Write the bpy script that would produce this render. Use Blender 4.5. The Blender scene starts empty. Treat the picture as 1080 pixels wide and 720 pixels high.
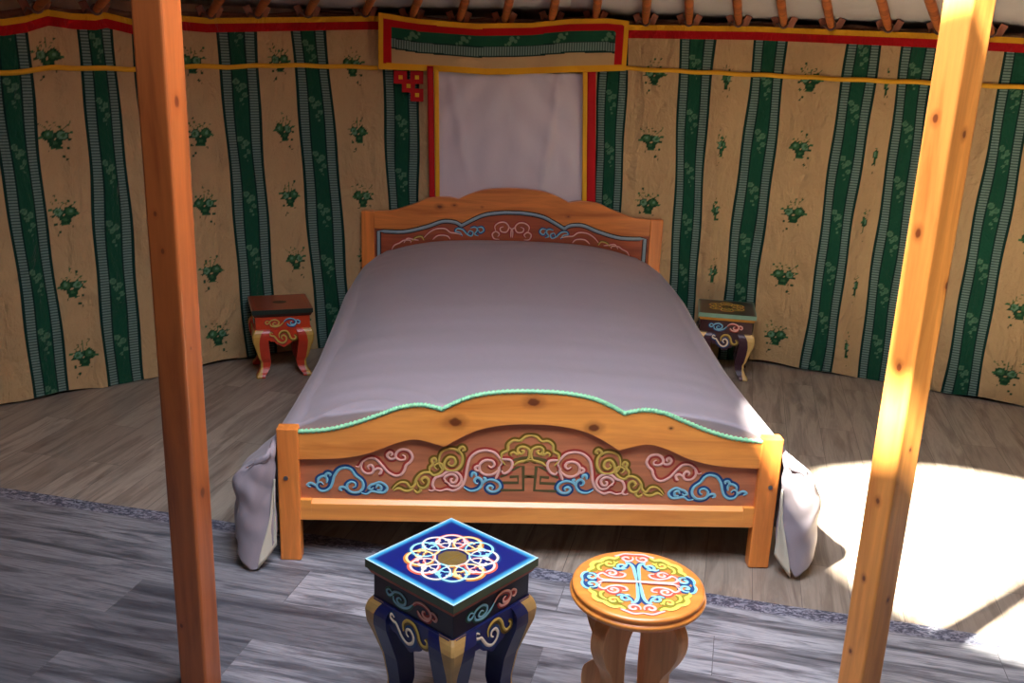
import bpy, math, random
import numpy as np
from mathutils import Vector, Matrix
random.seed(7)
rng = np.random.default_rng(11)
C = bpy.context.scene.collection
PI = math.pi

# ------------------------------------------------------------------ helpers
def lin(c):
    """sRGB 0-255 -> linear rgba"""
    o = []
    for v in c[:3]:
        v = v / 255.0
        o.append(v / 12.92 if v <= 0.04045 else ((v + 0.055) / 1.055) ** 2.4)
    return (o[0], o[1], o[2], 1.0)

class MB:
    """collects geometry for ONE mesh object"""
    def __init__(s):
        s.v = []; s.f = []; s.m = []; s.sm = []
    def add(s, vs, fs, mi=0, smooth=False):
        b = len(s.v)
        s.v += [tuple(map(float, p)) for p in vs]
        for f in fs:
            s.f.append([b + i for i in f]); s.m.append(mi); s.sm.append(smooth)
    def box(s, x0, x1, y0, y1, z0, z1, mi=0):
        vs = [(x0,y0,z0),(x1,y0,z0),(x1,y1,z0),(x0,y1,z0),(x0,y0,z1),(x1,y0,z1),(x1,y1,z1),(x0,y1,z1)]
        s.add(vs, [(0,3,2,1),(4,5,6,7),(0,1,5,4),(1,2,6,5),(2,3,7,6),(3,0,4,7)], mi)
    def prism(s, poly, fmap, d0, d1, mi=0, side=None):
        """poly in (u,v), fmap(u,v,d)->xyz, extruded from d0 to d1"""
        n = len(poly); side = mi if side is None else side
        vs = [fmap(u, v, d0) for u, v in poly] + [fmap(u, v, d1) for u, v in poly]
        s.add(vs, [list(range(n))[::-1], list(range(n, 2*n))], mi)
        s.add(vs, [(i, (i+1) % n, n+(i+1) % n, n+i) for i in range(n)], side)
    def tube(s, path, rad, n=10, mi=0, cap=True):
        P = [Vector(p) for p in path]; rs = rad if hasattr(rad, '__len__') else [rad]*len(P)
        vs = []; up = Vector((0,0,1))
        for i, p in enumerate(P):
            t = (P[min(i+1, len(P)-1)] - P[max(i-1, 0)]).normalized()
            a = t.cross(up)
            if a.length < 1e-3: a = t.cross(Vector((1,0,0)))
            a.normalize(); b = t.cross(a)
            for k in range(n):
                w = 2*PI*k/n
                vs.append(p + (a*math.cos(w) + b*math.sin(w)) * rs[i])
        fs = [(i*n+k, i*n+(k+1) % n, (i+1)*n+(k+1) % n, (i+1)*n+k) for i in range(len(P)-1) for k in range(n)]
        s.add(vs, fs, mi, True)
        if cap: s.add(vs[:n], [list(range(n))], mi); s.add(vs[-n:], [list(range(n))[::-1]], mi)
    def lathe(s, prof, n=64, mi=0, c=(0,0)):
        vs = [(c[0]+r*math.cos(2*PI*k/n), c[1]+r*math.sin(2*PI*k/n), z) for r, z in prof for k in range(n)]
        fs = [(i*n+k, i*n+(k+1) % n, (i+1)*n+(k+1) % n, (i+1)*n+k) for i in range(len(prof)-1) for k in range(n)]
        s.add(vs, fs, mi, True)
        s.add(vs[:n], [list(range(n))[::-1]], mi); s.add(vs[-n:], [list(range(n))], mi)
    def loft(s, rings, mi=0, smooth=False, cap=True, mats=None):
        n = len(rings[0]); vs = [p for r in rings for p in r]
        for i in range(len(rings)-1):
            for k in range(n):
                s.add([vs[i*n+k], vs[i*n+(k+1) % n], vs[(i+1)*n+(k+1) % n], vs[(i+1)*n+k]], [(0,1,2,3)], mats[k] if mats else mi, smooth)
        if cap:
            s.add(rings[0], [list(range(n))[::-1]], mi); s.add(rings[-1], [list(range(n))], mi)
    def grid(s, pts, mi=0, smooth=True):
        """pts[i][j]"""
        a = len(pts); b = len(pts[0])
        s.add([p for r in pts for p in r], [(i*b+j, i*b+j+1, (i+1)*b+j+1, (i+1)*b+j) for i in range(a-1) for j in range(b-1)], mi, smooth)
    def strip(s, pts, w, fmap, h=0.0, dome=0.0008, off=0.0, mi=0, taper=True):
        """painted/carved ribbon along a 2D line; fmap(u,v,h)"""
        n = len(pts)
        if n < 2: return
        rows = []
        for i in range(n):
            a = pts[max(i-1, 0)]; b = pts[min(i+1, n-1)]
            dx, dy = b[0]-a[0], b[1]-a[1]; l = math.hypot(dx, dy) or 1e-9
            nx, ny = -dy/l, dx/l
            ww = w * (0.45 + 0.55*min(1.0, 5.0*i/n, 5.0*(n-1-i)/n)) if taper else w
            cx, cy = pts[i][0] + nx*off, pts[i][1] + ny*off
            rows.append([fmap(cx-nx*ww/2, cy-ny*ww/2, h), fmap(cx-nx*ww/5, cy-ny*ww/5, h+dome),
                         fmap(cx+nx*ww/5, cy+ny*ww/5, h+dome), fmap(cx+nx*ww/2, cy+ny*ww/2, h)])
        s.grid(rows, mi, True)
    def build(s, name, mats, parent=None, bevel=0.0, seg=2, auto=False, solid=0.0, subsurf=0, merge=False):
        me = bpy.data.meshes.new(name)
        me.from_pydata(s.v, [], s.f)
        if not isinstance(mats, (list, tuple)): mats = [mats]
        for m in mats: me.materials.append(m)
        me.polygons.foreach_set('material_index', s.m)
        me.polygons.foreach_set('use_smooth', s.sm)
        me.update()
        o = bpy.data.objects.new(name, me); C.objects.link(o)
        if merge or bevel:
            md = o.modifiers.new('w', 'WELD'); md.merge_threshold = 1e-5
        if solid:
            md = o.modifiers.new('s', 'SOLIDIFY'); md.thickness = solid; md.offset = -1
        if bevel:
            md = o.modifiers.new('b', 'BEVEL'); md.width = bevel; md.segments = seg; md.limit_method = 'ANGLE'; md.angle_limit = math.radians(40)
        if subsurf:
            md = o.modifiers.new('ss', 'SUBSURF'); md.levels = subsurf; md.render_levels = subsurf
        if parent is not None: o.parent = parent
        return o

def tag(o, label=None, cat=None, group=None, kind=None):
    if label: o['label'] = label
    if cat: o['category'] = cat
    if group: o['group'] = group
    if kind: o['kind'] = kind
    return o
def thing(name, label, cat, loc=(0,0,0), rz=0.0, group=None):
    o = bpy.data.objects.new(name, None); C.objects.link(o)
    o.location = loc; o.rotation_euler = (0, 0, rz); o.empty_display_size = 0.1
    return tag(o, label, cat, group)

def smooth_line(p, k=6):
    if len(p) < 3: return list(p)
    q = [p[0]] + list(p) + [p[-1]]; out = []
    for i in range(1, len(q)-2):
        a, b, c, d = q[i-1], q[i], q[i+1], q[i+2]
        for j in range(k):
            t = j/k
            out.append(tuple(0.5*((2*b[n]) + (-a[n]+c[n])*t + (2*a[n]-5*b[n]+4*c[n]-d[n])*t*t + (-a[n]+3*b[n]-3*c[n]+d[n])*t**3) for n in (0,1)))
    out.append(tuple(q[-2])); return out
def spiral(cx, cy, r, a0, turns, n=22, k=0.18, d=1):
    """line from radius r at angle a0 winding inwards"""
    return [(cx + r*(1-(1-k)*i/n)*math.cos(a0+d*turns*2*PI*i/n), cy + r*(1-(1-k)*i/n)*math.sin(a0+d*turns*2*PI*i/n)) for i in range(n+1)]
def interp(x, pts):
    xs = [p[0] for p in pts]; ys = [p[1] for p in pts]
    return float(np.interp(x, xs, ys))

# ------------------------------------------------------------------ materials
class NT:
    def __init__(s, name, rough=0.6, spec=0.5):
        s.mat = bpy.data.materials.new(name); s.mat.use_nodes = True
        s.t = s.mat.node_tree; s.n = s.t.nodes; s.l = s.t.links
        s.b = s.n['Principled BSDF']; s.b.inputs['Roughness'].default_value = rough
        s.b.inputs['Specular IOR Level'].default_value = spec
    def node(s, k, **kw):
        o = s.n.new(k)
        for a, v in kw.items():
            if a.startswith('_'): setattr(o, a[1:], v)
        return o
    def link(s, a, b): s.l.new(a, b)
    def coords(s, scale=(1,1,1), rot=(0,0,0), loc=(0,0,0), kind='Object'):
        tc = s.n.new('ShaderNodeTexCoord'); mp = s.n.new('ShaderNodeMapping')
        mp.inputs['Scale'].default_value = scale; mp.inputs['Rotation'].default_value = rot; mp.inputs['Location'].default_value = loc
        s.link(tc.outputs[kind], mp.inputs['Vector']); return mp.outputs[0]
    def noise(s, vec, scale, detail=3, rough=0.55, dist=0.0):
        o = s.n.new('ShaderNodeTexNoise'); s.link(vec, o.inputs['Vector'])
        o.inputs['Scale'].default_value = scale; o.inputs['Detail'].default_value = detail
        o.inputs['Roughness'].default_value = rough; o.inputs['Distortion'].default_value = dist
        return o.outputs[0]
    def ramp(s, fac, stops):
        o = s.n.new('ShaderNodeValToRGB'); s.link(fac, o.inputs[0]); e = o.color_ramp.elements
        e[0].position, e[0].color = stops[0]; e[1].position, e[1].color = stops[-1]
        for p, c in stops[1:-1]: x = e.new(p); x.color = c
        return o.outputs[0]
    def mix(s, fac, a, b, mode='MIX'):
        o = s.n.new('ShaderNodeMix'); o.data_type = 'RGBA'; o.blend_type = mode
        for sock, v in ((o.inputs[0], fac), (o.inputs[6], a), (o.inputs[7], b)):
            if isinstance(v, (int, float, tuple, list)): sock.default_value = v
            else: s.link(v, sock)
        return o.outputs[2]
    def math(s, op, a, b=0.0, c=None, clamp=False):
        o = s.n.new('ShaderNodeMath'); o.operation = op; o.use_clamp = clamp
        for i, v in enumerate((a, b) if c is None else (a, b, c)):
            if isinstance(v, (int, float)): o.inputs[i].default_value = v
            else: s.link(v, o.inputs[i])
        return o.outputs[0]
    def mrange(s, v, a, b, c=0.0, d=1.0, smooth=True):
        o = s.n.new('ShaderNodeMapRange'); o.interpolation_type = 'SMOOTHSTEP' if smooth else 'LINEAR'
        s.link(v, o.inputs[0])
        for i, x in enumerate((a, b, c, d)): o.inputs[i+1].default_value = x
        return o.outputs[0]
    def bump(s, h, strength=0.3, dist=0.002, prev=None):
        o = s.n.new('ShaderNodeBump'); o.inputs['Strength'].default_value = strength; o.inputs['Distance'].default_value = dist
        s.link(h, o.inputs['Height'])
        if prev is not None: s.link(prev, o.inputs['Normal'])
        s.link(o.outputs[0], s.b.inputs['Normal']); return o.outputs[0]
    def color(s, c):
        if isinstance(c, tuple): s.b.inputs['Base Color'].default_value = c
        else: s.link(c, s.b.inputs['Base Color'])
        return s

def paint(name, rgb, rough=0.5, var=0.12, coat=0.0):
    """hand-painted colour with slight unevenness"""
    m = NT(name, rough); v = m.coords()
    c = lin(rgb); d = tuple(x*(1-var*1.6) for x in c[:3]) + (1,); e = tuple(min(1, x*(1+var)) for x in c[:3]) + (1,)
    n = m.noise(v, 35, 4); m.color(m.mix(n, d, e)); m.bump(m.noise(v, 160, 2), 0.15, 0.001)
    m.b.inputs['Coat Weight'].default_value = coat; m.b.inputs['Coat Roughness'].default_value = 0.25
    return m.mat

def pine(name, axis='X', base=(205,132,66), dark=(160,88,38), rough=0.42, knots=(), kr=0.012, coat=0.15, grain=1.0):
    m = NT(name, rough)
    sc = {'X': (1.2,14,14), 'Y': (14,1.2,14), 'Z': (14,14,1.2)}[axis]
    v = m.coords(scale=sc)
    n1 = m.noise(v, 1.6*grain, 5, 0.6, 0.6)
    n2 = m.noise(v, 9*grain, 3, 0.6)
    c = m.ramp(n1, [(0.28, lin(dark)), (0.48, lin(base)), (0.62, lin(tuple(min(255, int(x*1.1)) for x in base))), (0.8, lin(tuple(int(a*.6+b*.4) for a, b in zip(base, dark))))])
    c = m.mix(m.math('MULTIPLY', n2, 0.35), c, lin(dark))
    if knots:
        tc = m.n.new('ShaderNodeTexCoord')
        ks = {'X': (0.65,1,1), 'Y': (1,0.65,1), 'Z': (1,1,0.65)}[axis]
        wob = m.n.new('ShaderNodeTexNoise'); wob.inputs['Scale'].default_value = 60; m.link(tc.outputs['Object'], wob.inputs['Vector'])
        for kx, ky, kz, r in knots:
            sb = m.n.new('ShaderNodeVectorMath'); sb.operation = 'SUBTRACT'; m.link(tc.outputs['Object'], sb.inputs[0]); sb.inputs[1].default_value = (kx, ky, kz)
            ml = m.n.new('ShaderNodeVectorMath'); ml.operation = 'MULTIPLY'; m.link(sb.outputs[0], ml.inputs[0]); ml.inputs[1].default_value = ks
            ln = m.n.new('ShaderNodeVectorMath'); ln.operation = 'LENGTH'; m.link(ml.outputs[0], ln.inputs[0])
            d = m.math('ADD', ln.outputs['Value'], m.math('MULTIPLY', m.math('SUBTRACT', wob.outputs[0], 0.5), r*0.5))
            c = m.mix(m.mrange(d, r*1.9, r*0.7, 0, 0.5), c, lin((150,75,30)))
            c = m.mix(m.mrange(d, r*0.85, r*0.45, 0, .85), c, lin((96,42,20)))
    m.color(c); m.bump(n2, 0.12, 0.002)
    m.b.inputs['Coat Weight'].default_value = coat; m.b.inputs['Coat Roughness'].default_value = 0.3
    return m.mat

def fabric(name, rgb, rough=0.85, weave=900, var=0.1, sheen=0.2, wrinkle=0.5, wscale=9):
    m = NT(name, rough, 0.3); v = m.coords()
    c = lin(rgb); d = tuple(x*(1-var) for x in c[:3]) + (1,)
    m.color(m.mix(m.noise(v, 6, 4), d, c))
    b1 = m.bump(m.noise(v, wscale, 5, 0.55, 0.7), wrinkle, 0.012)
    m.bump(m.noise(v, weave, 1), 0.08, 0.0006, b1)
    m.b.inputs['Sheen Weight'].default_value = sheen
    return m.mat

SKY, SUN, EXPO = 11.0, 50.0, 0.82; SUN_CUT = (0.80, 1.62)

# ------------------------------------------------------------------ camera
CAM_F = 1030.803 / 1080 * 36
cd = bpy.data.cameras.new('camera'); cam = bpy.data.objects.new('camera', cd); C.objects.link(cam)
cd.sensor_fit = 'HORIZONTAL'; cd.sensor_width = 36; cd.lens = CAM_F; cd.clip_start = 0.02
_r = Vector((0.9989130718, -0.0299882705, 0.0356844291)); _u = Vector((-0.0253529547, 0.2928623943, 0.9558184167)); _f = Vector((0.0391139686, 0.9556842165, -0.2917837827))
_M = Matrix((_r, _u, -_f)).transposed().to_4x4(); _M.translation = Vector((-0.185023, -2.738857, 1.570784))
cam.matrix_world = _M
bpy.context.scene.camera = cam

# ------------------------------------------------------------------ yurt geometry
CX, CY = 0.26, -1.20           # centre of the round tent
def RW(th):                     # wall radius by bearing in degrees (0 = straight behind the bed)
    return 3.465 + 0.15*np.exp(-((th+19.5)/9.5)**2) + 0.02*np.exp(-((th-17)/5.)**2)
TOPZ = [(-60,1.60),(-42.37,1.589),(-40.89,1.604),(-39.36,1.633),(-37.86,1.623),(-36.31,1.623),(-35.54,1.633),(-33.77,1.611),(-30.42,1.635),(-28.35,1.629),(-22.53,1.648),(-15.55,1.672),(-12.29,1.66),(-7.89,1.655),(-3.38,1.665),(-0.35,1.68),(2.7,1.685),(4.41,1.676),(14.75,1.689),(21.92,1.685),(28.73,1.68),(33.86,1.672),(60,1.66)]
def topz(th): return np.interp(th, [p[0] for p in TOPZ], [p[1] for p in TOPZ])
def wpt(th, z, d=0.0):
    """point on the wall cylinder, d metres in front of the cloth"""
    r = float(RW(th)) - d; a = math.radians(th)
    return (CX + r*math.sin(a), CY + r*math.cos(a), z)

fold_modes = [(rng.uniform(34, 46)*k, rng.uniform(0, 6.28), 0.0085/k**0.85, rng.uniform(-1.5, 1.5)) for k in (.6, 1, 1.45, 2.1, 3.0, 4.2)]
def folds(th, z):
    a = np.radians(th); d = 0
    for k, ph, am, dr in fold_modes:
        d = d + am*np.sin(k*a + ph + dr*z + 0.8*np.sin(2.3*z + ph))
    env = 0.55 + 0.45*np.sin(9*a + 1.3)
    # long hanging pleats, sharper than the soft waves
    for p, w, am in ((-31.0, .5, .022), (-26.0+3.2, .6, .012), (-19.0+1.6, .45, .016), (8.0, .5, .012), (12.75, .55, .028), (24.9, .55, .035), (-38.9, .6, .012), (30.6, .5, .015), (36.2, .7, .012), (18.0, .6, .01), (5.9, .35, .012)):
        d = d + 1.5*am*np.exp(-((th - p - 0.5*(z-0.8))/w)**2)*(0.6+0.4*np.sin(3*z+p))
    env = env*(1 - .75*np.exp(-((th+5)/9.5)**4))*(1-.5*np.exp(-((th+22)/4.)**2))
    d = d*env + 0.012*np.exp(-z/0.15)*np.sin(31*a+2)
    return d

STR = [(-65.2,-62.4,-65.2,-62.4),(-58,-55.2,-58,-55.2),(-50.8,-48,-50.6,-47.8),(-43.6,-40.8,-43.1,-40.5),(-37.62,-35.12,-37.72,-34.9),(-33.92,-31.32,-33.55,-30.8),
       (-27.65,-24.66,-26.68,-23.95),(-22.07,-19.17,-20.75,-17.85),(-15.05,-12.3,-14.2,-11.8),(2.1,4.5,2.95,5.15),(8.78,11.55,9.48,11.8),(14.46,17.09,14.22,16.98),
       (21.52,24.2,21.2,23.75),(25.66,28.07,25.8,28.42),(32.68,35.16,32.5,35.1),(40.0,42.7,40.0,42.7),(47.2,50,47.2,50),(54.4,57.2,54.4,57.2),(61.6,64.4,61.6,64.4)]
def gap_flowers():
    F = [(-39.8,-39.3,1),(-29.6,-28.9,1),(-23.2,-21.9,.8),(-17.3,-16.1,.85),(6.75,7.25,1),(12.66,13.1,.38),(19.15,18.9,1),(24.95,24.7,.22),(30.2,30.2,1),(36.9,36.9,1),(44.9,44.9,1),(52.1,52.1,1),(59.3,59.3,1),(-46.6,-46.6,1),(-53.9,-53.9,1),(-61,-61,1)]
    return F
COL = {k: np.array(lin(v)[:3]) for k, v in dict(beige=(202,174,126), green=(28,86,62), dkgreen=(18,54,46), lad=(122,152,142), pale=(112,160,124), leaf=(64,116,72), leafd=(34,80,50), yellow=(236,178,42), red=(186,22,28), bud=(120,120,60)).items()}
def blob(du, dz, cx, cz, rx, rz=None):
    rz = rz or rx
    return ((du-cx)/rx)**2 + ((dz-cz)/rz)**2 < 1
def paint_cloth(u, z, col, rung, a0, a1):
    """green stripe between a0 and a1 (metres, arrays), writes into col / rung"""
    w = a1 - a0; t = (u - a0)/w
    m = (t > 0) & (t < 1)
    col[m] = COL['dkgreen']
    g = m & (t > .32) & (t < .68); col[g] = COL['green']
    l = (m & (t > .075) & (t < .285)) | (m & (t > .715) & (t < .925)); col[l] = COL['lad']; rung[l] = 1.0
    return t, m
def flower(du, dz, col, s, flip, seed):
    du = du/s*flip
    def put(mask, c): col[mask] = COL[c]
    for i in range(5):                                        # stems and sprays
        a = -0.85 + i*0.4; L = 0.044 + 0.012*((seed*7+i*3) % 4)
        ex, ez = L*math.sin(a), L*math.cos(a)*0.95
        put(blob(du, dz, ex, ez, .0055), 'leafd' if i % 2 else 'leaf'); put(blob(du, dz, ex*.78+.006, ez*.74, .0045), 'bud')
        tt = (du*ex + dz*ez)/(ex*ex+ez*ez); dist = np.abs(du*ez - dz*ex)/math.hypot(ex, ez)
        put((tt > 0.1) & (tt < 1) & (dist < .0016), 'leaf')
    put(blob(du, dz, -.028, .002, .027, .025), 'leafd'); put(blob(du, dz, -.026, .004, .018, .016), 'leaf')
    ring = blob(du, dz, .020, .000, .023, .022); put(ring, 'leafd'); put(blob(du, dz, .021, .001, .017, .016), 'pale')
    put(blob(du, dz, .024, .002, .008), 'leaf'); put(blob(du, dz, -.030, .006, .007), 'pale')
    put(blob(du, dz, -.055, -.006, .012, .007), 'leaf'); put(blob(du, dz, .052, .012, .012, .006), 'leaf'); put(blob(du, dz, .046, -.014, .01, .006), 'leafd')
    pot = (dz < -.016) & (dz > -.052) & (np.abs(du+.004) < .020 + .35*(dz+.045)); put(pot, 'leafd')
    put(blob(du, dz, -.004, -.031, .010, .007), 'leaf'); put((np.abs(du+.004) < .020) & (dz < -.052) & (dz > -.057), 'leaf')
    for x, y, r in ((.038,-.050,.0075),(.022,-.085,.0075),(.034,-.098,.005),(.020,-.050,.004),(-.03,-.062,.005)):
        put(blob(du, dz, x, y, r), 'leafd')
def make_wall(name, t0, t1, nt, nz, detailed):
    th = np.linspace(t0, t1, nt); Z = np.linspace(0, 1, nz)
    T, V = np.meshgrid(th, Z, indexing='ij')
    top = topz(T); zz = V*top
    bw = 0.012*np.sin(np.radians(T)*23) + 0.008*np.sin(np.radians(T)*61+1)
    zz = zz + (1-V)**6*(0.008+bw*0.6)
    R = RW(T) - folds(T, zz)
    a = np.radians(T)
    P = np.stack([CX + R*np.sin(a), CY + R*np.cos(a), np.maximum(zz, 0.0015)], -1).reshape(-1, 3)
    col = np.empty((nt*nz, 3)); col[:] = COL['beige']; rung = np.zeros(nt*nz); mask = np.zeros(nt*nz)
    t = T.ravel(); z = zz.ravel(); u = np.radians(t)*3.465; frac = (1.6 - z)/1.3
    u = u + .004*np.sin(2.1*z+9*np.radians(t)*3) + .0035*np.sin(5.3*z+40*np.radians(t)) + .0025*np.sin(13*z+70*np.radians(t))
    if detailed:
        # slightly different cloth tone in the blossom gaps
        for i, (a0, a1, s) in enumerate(gap_flowers()):
            c = np.radians(a0 + (a1-a0)*frac)*3.465
            for j in range(6):
                zc = 1.455 - j*0.322 + (0.0 if i % 2 == 0 else -0.012)
                sel = np.abs(z-zc) < 0.13
                sub = np.where(sel & (np.abs(u-c) < 0.09))[0]
                if len(sub):
                    cc = col[sub]; flower(u[sub]-c[sub], z[sub]-zc, cc, s, 1 if (i+j) % 2 else -1, i*5+j); col[sub] = cc; mask[sub] = np.abs(cc - COL['beige']).sum(1) > 1e-6
    sdist = np.full(len(u), 9.0)
    for i, (a0, a1, b0, b1) in enumerate(STR):
        A = np.radians(a0 + (b0-a0)*frac)*3.465; B = np.radians(a1 + (b1-a1)*frac)*3.465
        tt = (u-A)/(B-A); m = (tt > 0) & (tt < 1); col[m] = COL['dkgreen']
        sdist = np.minimum(sdist, np.abs(u-(A+B)/2)/((B-A)/2))
        if detailed:
            for j in range(7):                                # pale blossoms down the stripe
                zc = 1.60 - j*0.262 - 0.08*(i % 3)
                for du, dz, r in ((.40,.016,.015),(.56,-.004,.015),(.46,-.022,.010),(.60,-.045,.012),(.50,-.065,.009),(.42,-.012,.007),(.55,-.085,.006)):
                    k = m & blob((tt-du)*.165, z-zc, 0, dz, r); k2 = m & blob((tt-du)*.165, z-zc, 0, dz, r*.55)
                    col[k] = COL['pale']*0.62+COL['green']*0.38; col[k2] = COL['pale']*0.35+COL['green']*0.65; mask[k] = 1
    d = top.ravel() - z
    me = bpy.data.meshes.new(name)
    me.vertices.add(nt*nz); me.vertices.foreach_set('co', P.ravel())
    i, j = np.meshgrid(np.arange(nt-1), np.arange(nz-1), indexing='ij'); b = (i*nz+j).ravel()
    q = np.stack([b, b+1, b+nz+1, b+nz], 1).astype(np.int32)
    me.loops.add(q.size); me.polygons.add(len(q))
    me.loops.foreach_set('vertex_index', q.ravel()); me.polygons.foreach_set('loop_start', np.arange(0, q.size, 4, dtype=np.int32))
    me.polygons.foreach_set('use_smooth', np.ones(len(q), dtype=bool))
    me.update(calc_edges=True)
    at = me.color_attributes.new('cloth', 'FLOAT_COLOR', 'POINT')
    at.data.foreach_set('color', np.c_[col, np.ones(len(col))].astype(np.float32).ravel())
    for nm_, va_ in (('motif', mask), ('stripe', sdist), ('drop', d)):
        ar = me.attributes.new(nm_, 'FLOAT', 'POINT'); ar.data.foreach_set('value', va_.astype(np.float32))
    me.materials.append(M_CLOTH)
    o = bpy.data.objects.new(name, me); C.objects.link(o); tag(o, kind='structure'); return o

def cloth_print_material(name, rung_axis='Z'):
    m = NT(name, 0.9, 0.15)
    a = m.n.new('ShaderNodeAttribute'); a.attribute_name = 'cloth'; r = m.n.new('ShaderNodeAttribute'); r.attribute_name = 'rung'
    v = m.coords(); sp = m.n.new('ShaderNodeSeparateXYZ'); m.link(v, sp.inputs[0])
    wv = m.math('SINE', m.math('MULTIPLY', sp.outputs[rung_axis], 2*PI/0.0125))
    f = m.math('MULTIPLY', m.mrange(wv, -0.3, 0.5), m.math('MULTIPLY', r.outputs['Fac'], 0.72))
    c = m.mix(f, a.outputs['Color'], tuple(COL['dkgreen']) + (1,))
    c = m.mix(m.math('MULTIPLY', m.noise(v, 5, 4), 0.35), c, m.mix(1.0, c, lin((205,180,170)), 'MULTIPLY'))
    m.color(c)
    b = m.bump(m.noise(v, 11, 5, 0.6, 1.2), 0.45, 0.016); m.bump(m.noise(v, 520, 1), 0.1, 0.0008, b)
    m.b.inputs['Sheen Weight'].default_value = 0.1
    return m.mat
def curtain_material():
    m = NT('printed curtain cloth', 0.9, 0.15)
    def at(nm, out='Fac'):
        a = m.n.new('ShaderNodeAttribute'); a.attribute_name = nm; return a.outputs[out]
    v = m.coords(); sp = m.n.new('ShaderNodeSeparateXYZ'); m.link(v, sp.inputs[0])
    T4 = lambda k: tuple(COL[k]) + (1,)
    s = at('stripe'); wv = m.math('SINE', m.math('MULTIPLY', sp.outputs['Z'], 2*PI/0.0125))
    lad = m.mix(m.math('MULTIPLY', m.mrange(wv, -0.4, 0.6), .7), T4('lad'), T4('dkgreen'))
    c = m.mix(m.mrange(s, .33, .36), T4('green'), T4('dkgreen'))
    c = m.mix(m.mrange(s, .41, .45), c, lad)
    c = m.mix(m.mrange(s, .84, .87), c, T4('dkgreen'))
    c = m.mix(m.mrange(s, .985, 1.015), c, T4('beige'))
    c = m.mix(at('motif'), c, at('cloth', 'Color'))
    d = at('drop')
    c = m.mix(m.mrange(d, .064, .061), c, T4('red')); c = m.mix(m.mrange(d, .026, .023), c, T4('yellow'))
    c = m.mix(m.math('MULTIPLY', m.noise(v, 5, 4), 0.4), c, m.mix(1.0, c, lin((200,176,165)), 'MULTIPLY'))
    m.color(c)
    b = m.bump(m.noise(m.coords(scale=(1,1,.45)), 9, 5, 0.55, 0.5), 1.0, 0.055)
    b = m.bump(m.noise(v, 22, 4, 0.6, 0.6), 0.6, 0.018, b); m.bump(m.noise(v, 520, 1), 0.1, 0.0008, b)
    m.b.inputs['Sheen Weight'].default_value = 0.1
    return m.mat
M_CLOTH = curtain_material()
make_wall('wall_back', -64, 60, 1240, 270, True)
# unseen lining carries on behind the viewer, colour darkened to cut bounce light
wf = make_wall('wall_front', 60, 296, 300, 24, False)
wf.data.materials.clear(); _w = NT('bounce-cutting lining', .9, .1); _w.color(lin((92,62,52))); wf.data.materials.append(_w.mat)

# outer felt wall, roof and crown
felt = NT('grey felt', 0.95, 0.1); _v = felt.coords(); felt.color(felt.mix(felt.noise(_v, 5, 4), lin((196,190,184)), lin((226,221,214)))); felt.bump(felt.noise(_v, 60, 3), 0.3, 0.004)
canvas = NT('off-white roof felt', 0.9, 0.1); _v = canvas.coords(); canvas.color(canvas.mix(canvas.noise(_v, 4, 4), lin((192,187,180)), lin((216,211,204)))); canvas.bump(canvas.noise(_v, 14, 4), 0.4, 0.01)
CRX, CRY, CRZ, CRR = 0.08, -1.02, 2.36, 0.80
mb = MB(); n = 120
mb.grid([[(CX + 3.72*math.sin(2*PI*i/n), CY + 3.72*math.cos(2*PI*i/n), z) for z in (0, .6, 1.2, 1.75)] for i in range(n+1)])
tag(mb.build('wall_outer', felt.mat, solid=0.02), kind='structure')
mb = MB()
rows = []
for i in range(n+1):
    w = 2*PI*i/n; row = []
    for k in range(9):
        t = k/8.0
        x = (CX + 3.74*math.sin(w))*(1-t) + (CRX + (CRR+.02)*math.sin(w))*t
        y = (CY + 3.74*math.cos(w))*(1-t) + (CRY + (CRR+.02)*math.cos(w))*t
        z = 1.70*(1-t) + (CRZ+.03)*t - 0.012*math.sin(PI*t)
        row.append((x, y, z))
    rows.append(row)
mb.grid(rows); tag(mb.build('ceiling', canvas.mat, solid=0.02), kind='structure')
M_POLE = pine('roof pole wood', 'X', (196,112,58), (140,66,30), 0.5, coat=0.1)
M_TIE = paint('brown horsehair rope', (126,94,80), 0.9, 0.25)
mb = MB()   # crown ring that carries the poles, its collar added to limit low sky light
for i in ():
    pass
ring = [(CRR+.0, CRZ-.03), (CRR+.07, CRZ-.03), (CRR+.07, CRZ+.40), (CRR, CRZ+.40)]
mb.grid([[(CRX + r*math.cos(2*PI*i/72), CRY + r*math.sin(2*PI*i/72), z) for r, z in ring+[ring[0]]] for i in range(73)], 0, False)
tag(mb.build('trim_crown', M_POLE), kind='structure')
# tinted sheet added in the crown to dim the sun on the right post
pm = NT('added sun-cutting sheet', .2); tb = pm.n.new('ShaderNodeBsdfTransparent'); tb.inputs[0].default_value = (.21,.185,.155,1)
pm.link(tb.outputs[0], pm.n['Material Output'].inputs[0])
mb = MB(); dv_ = Vector((.809,.587,0)); sv_ = Vector((-.587,.809,0))
A_ = Vector((.819,-.635,0)) - Vector((.62,.45,0))*(CRZ-SUN_CUT[0]); B_ = Vector((.819,-.635,0)) - Vector((.62,.45,0))*(CRZ-SUN_CUT[1])
pz = Vector((0,0,CRZ)); hw = .055
mb.loft([[tuple(p+s*sv_*hw+pz+Vector((0,0,q))) for s, q in ((-1,0),(1,0),(1,.004),(-1,.004))] for p in (A_, B_)])
tag(mb.build('trim_sun_cut', pm.mat), kind='structure')

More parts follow.
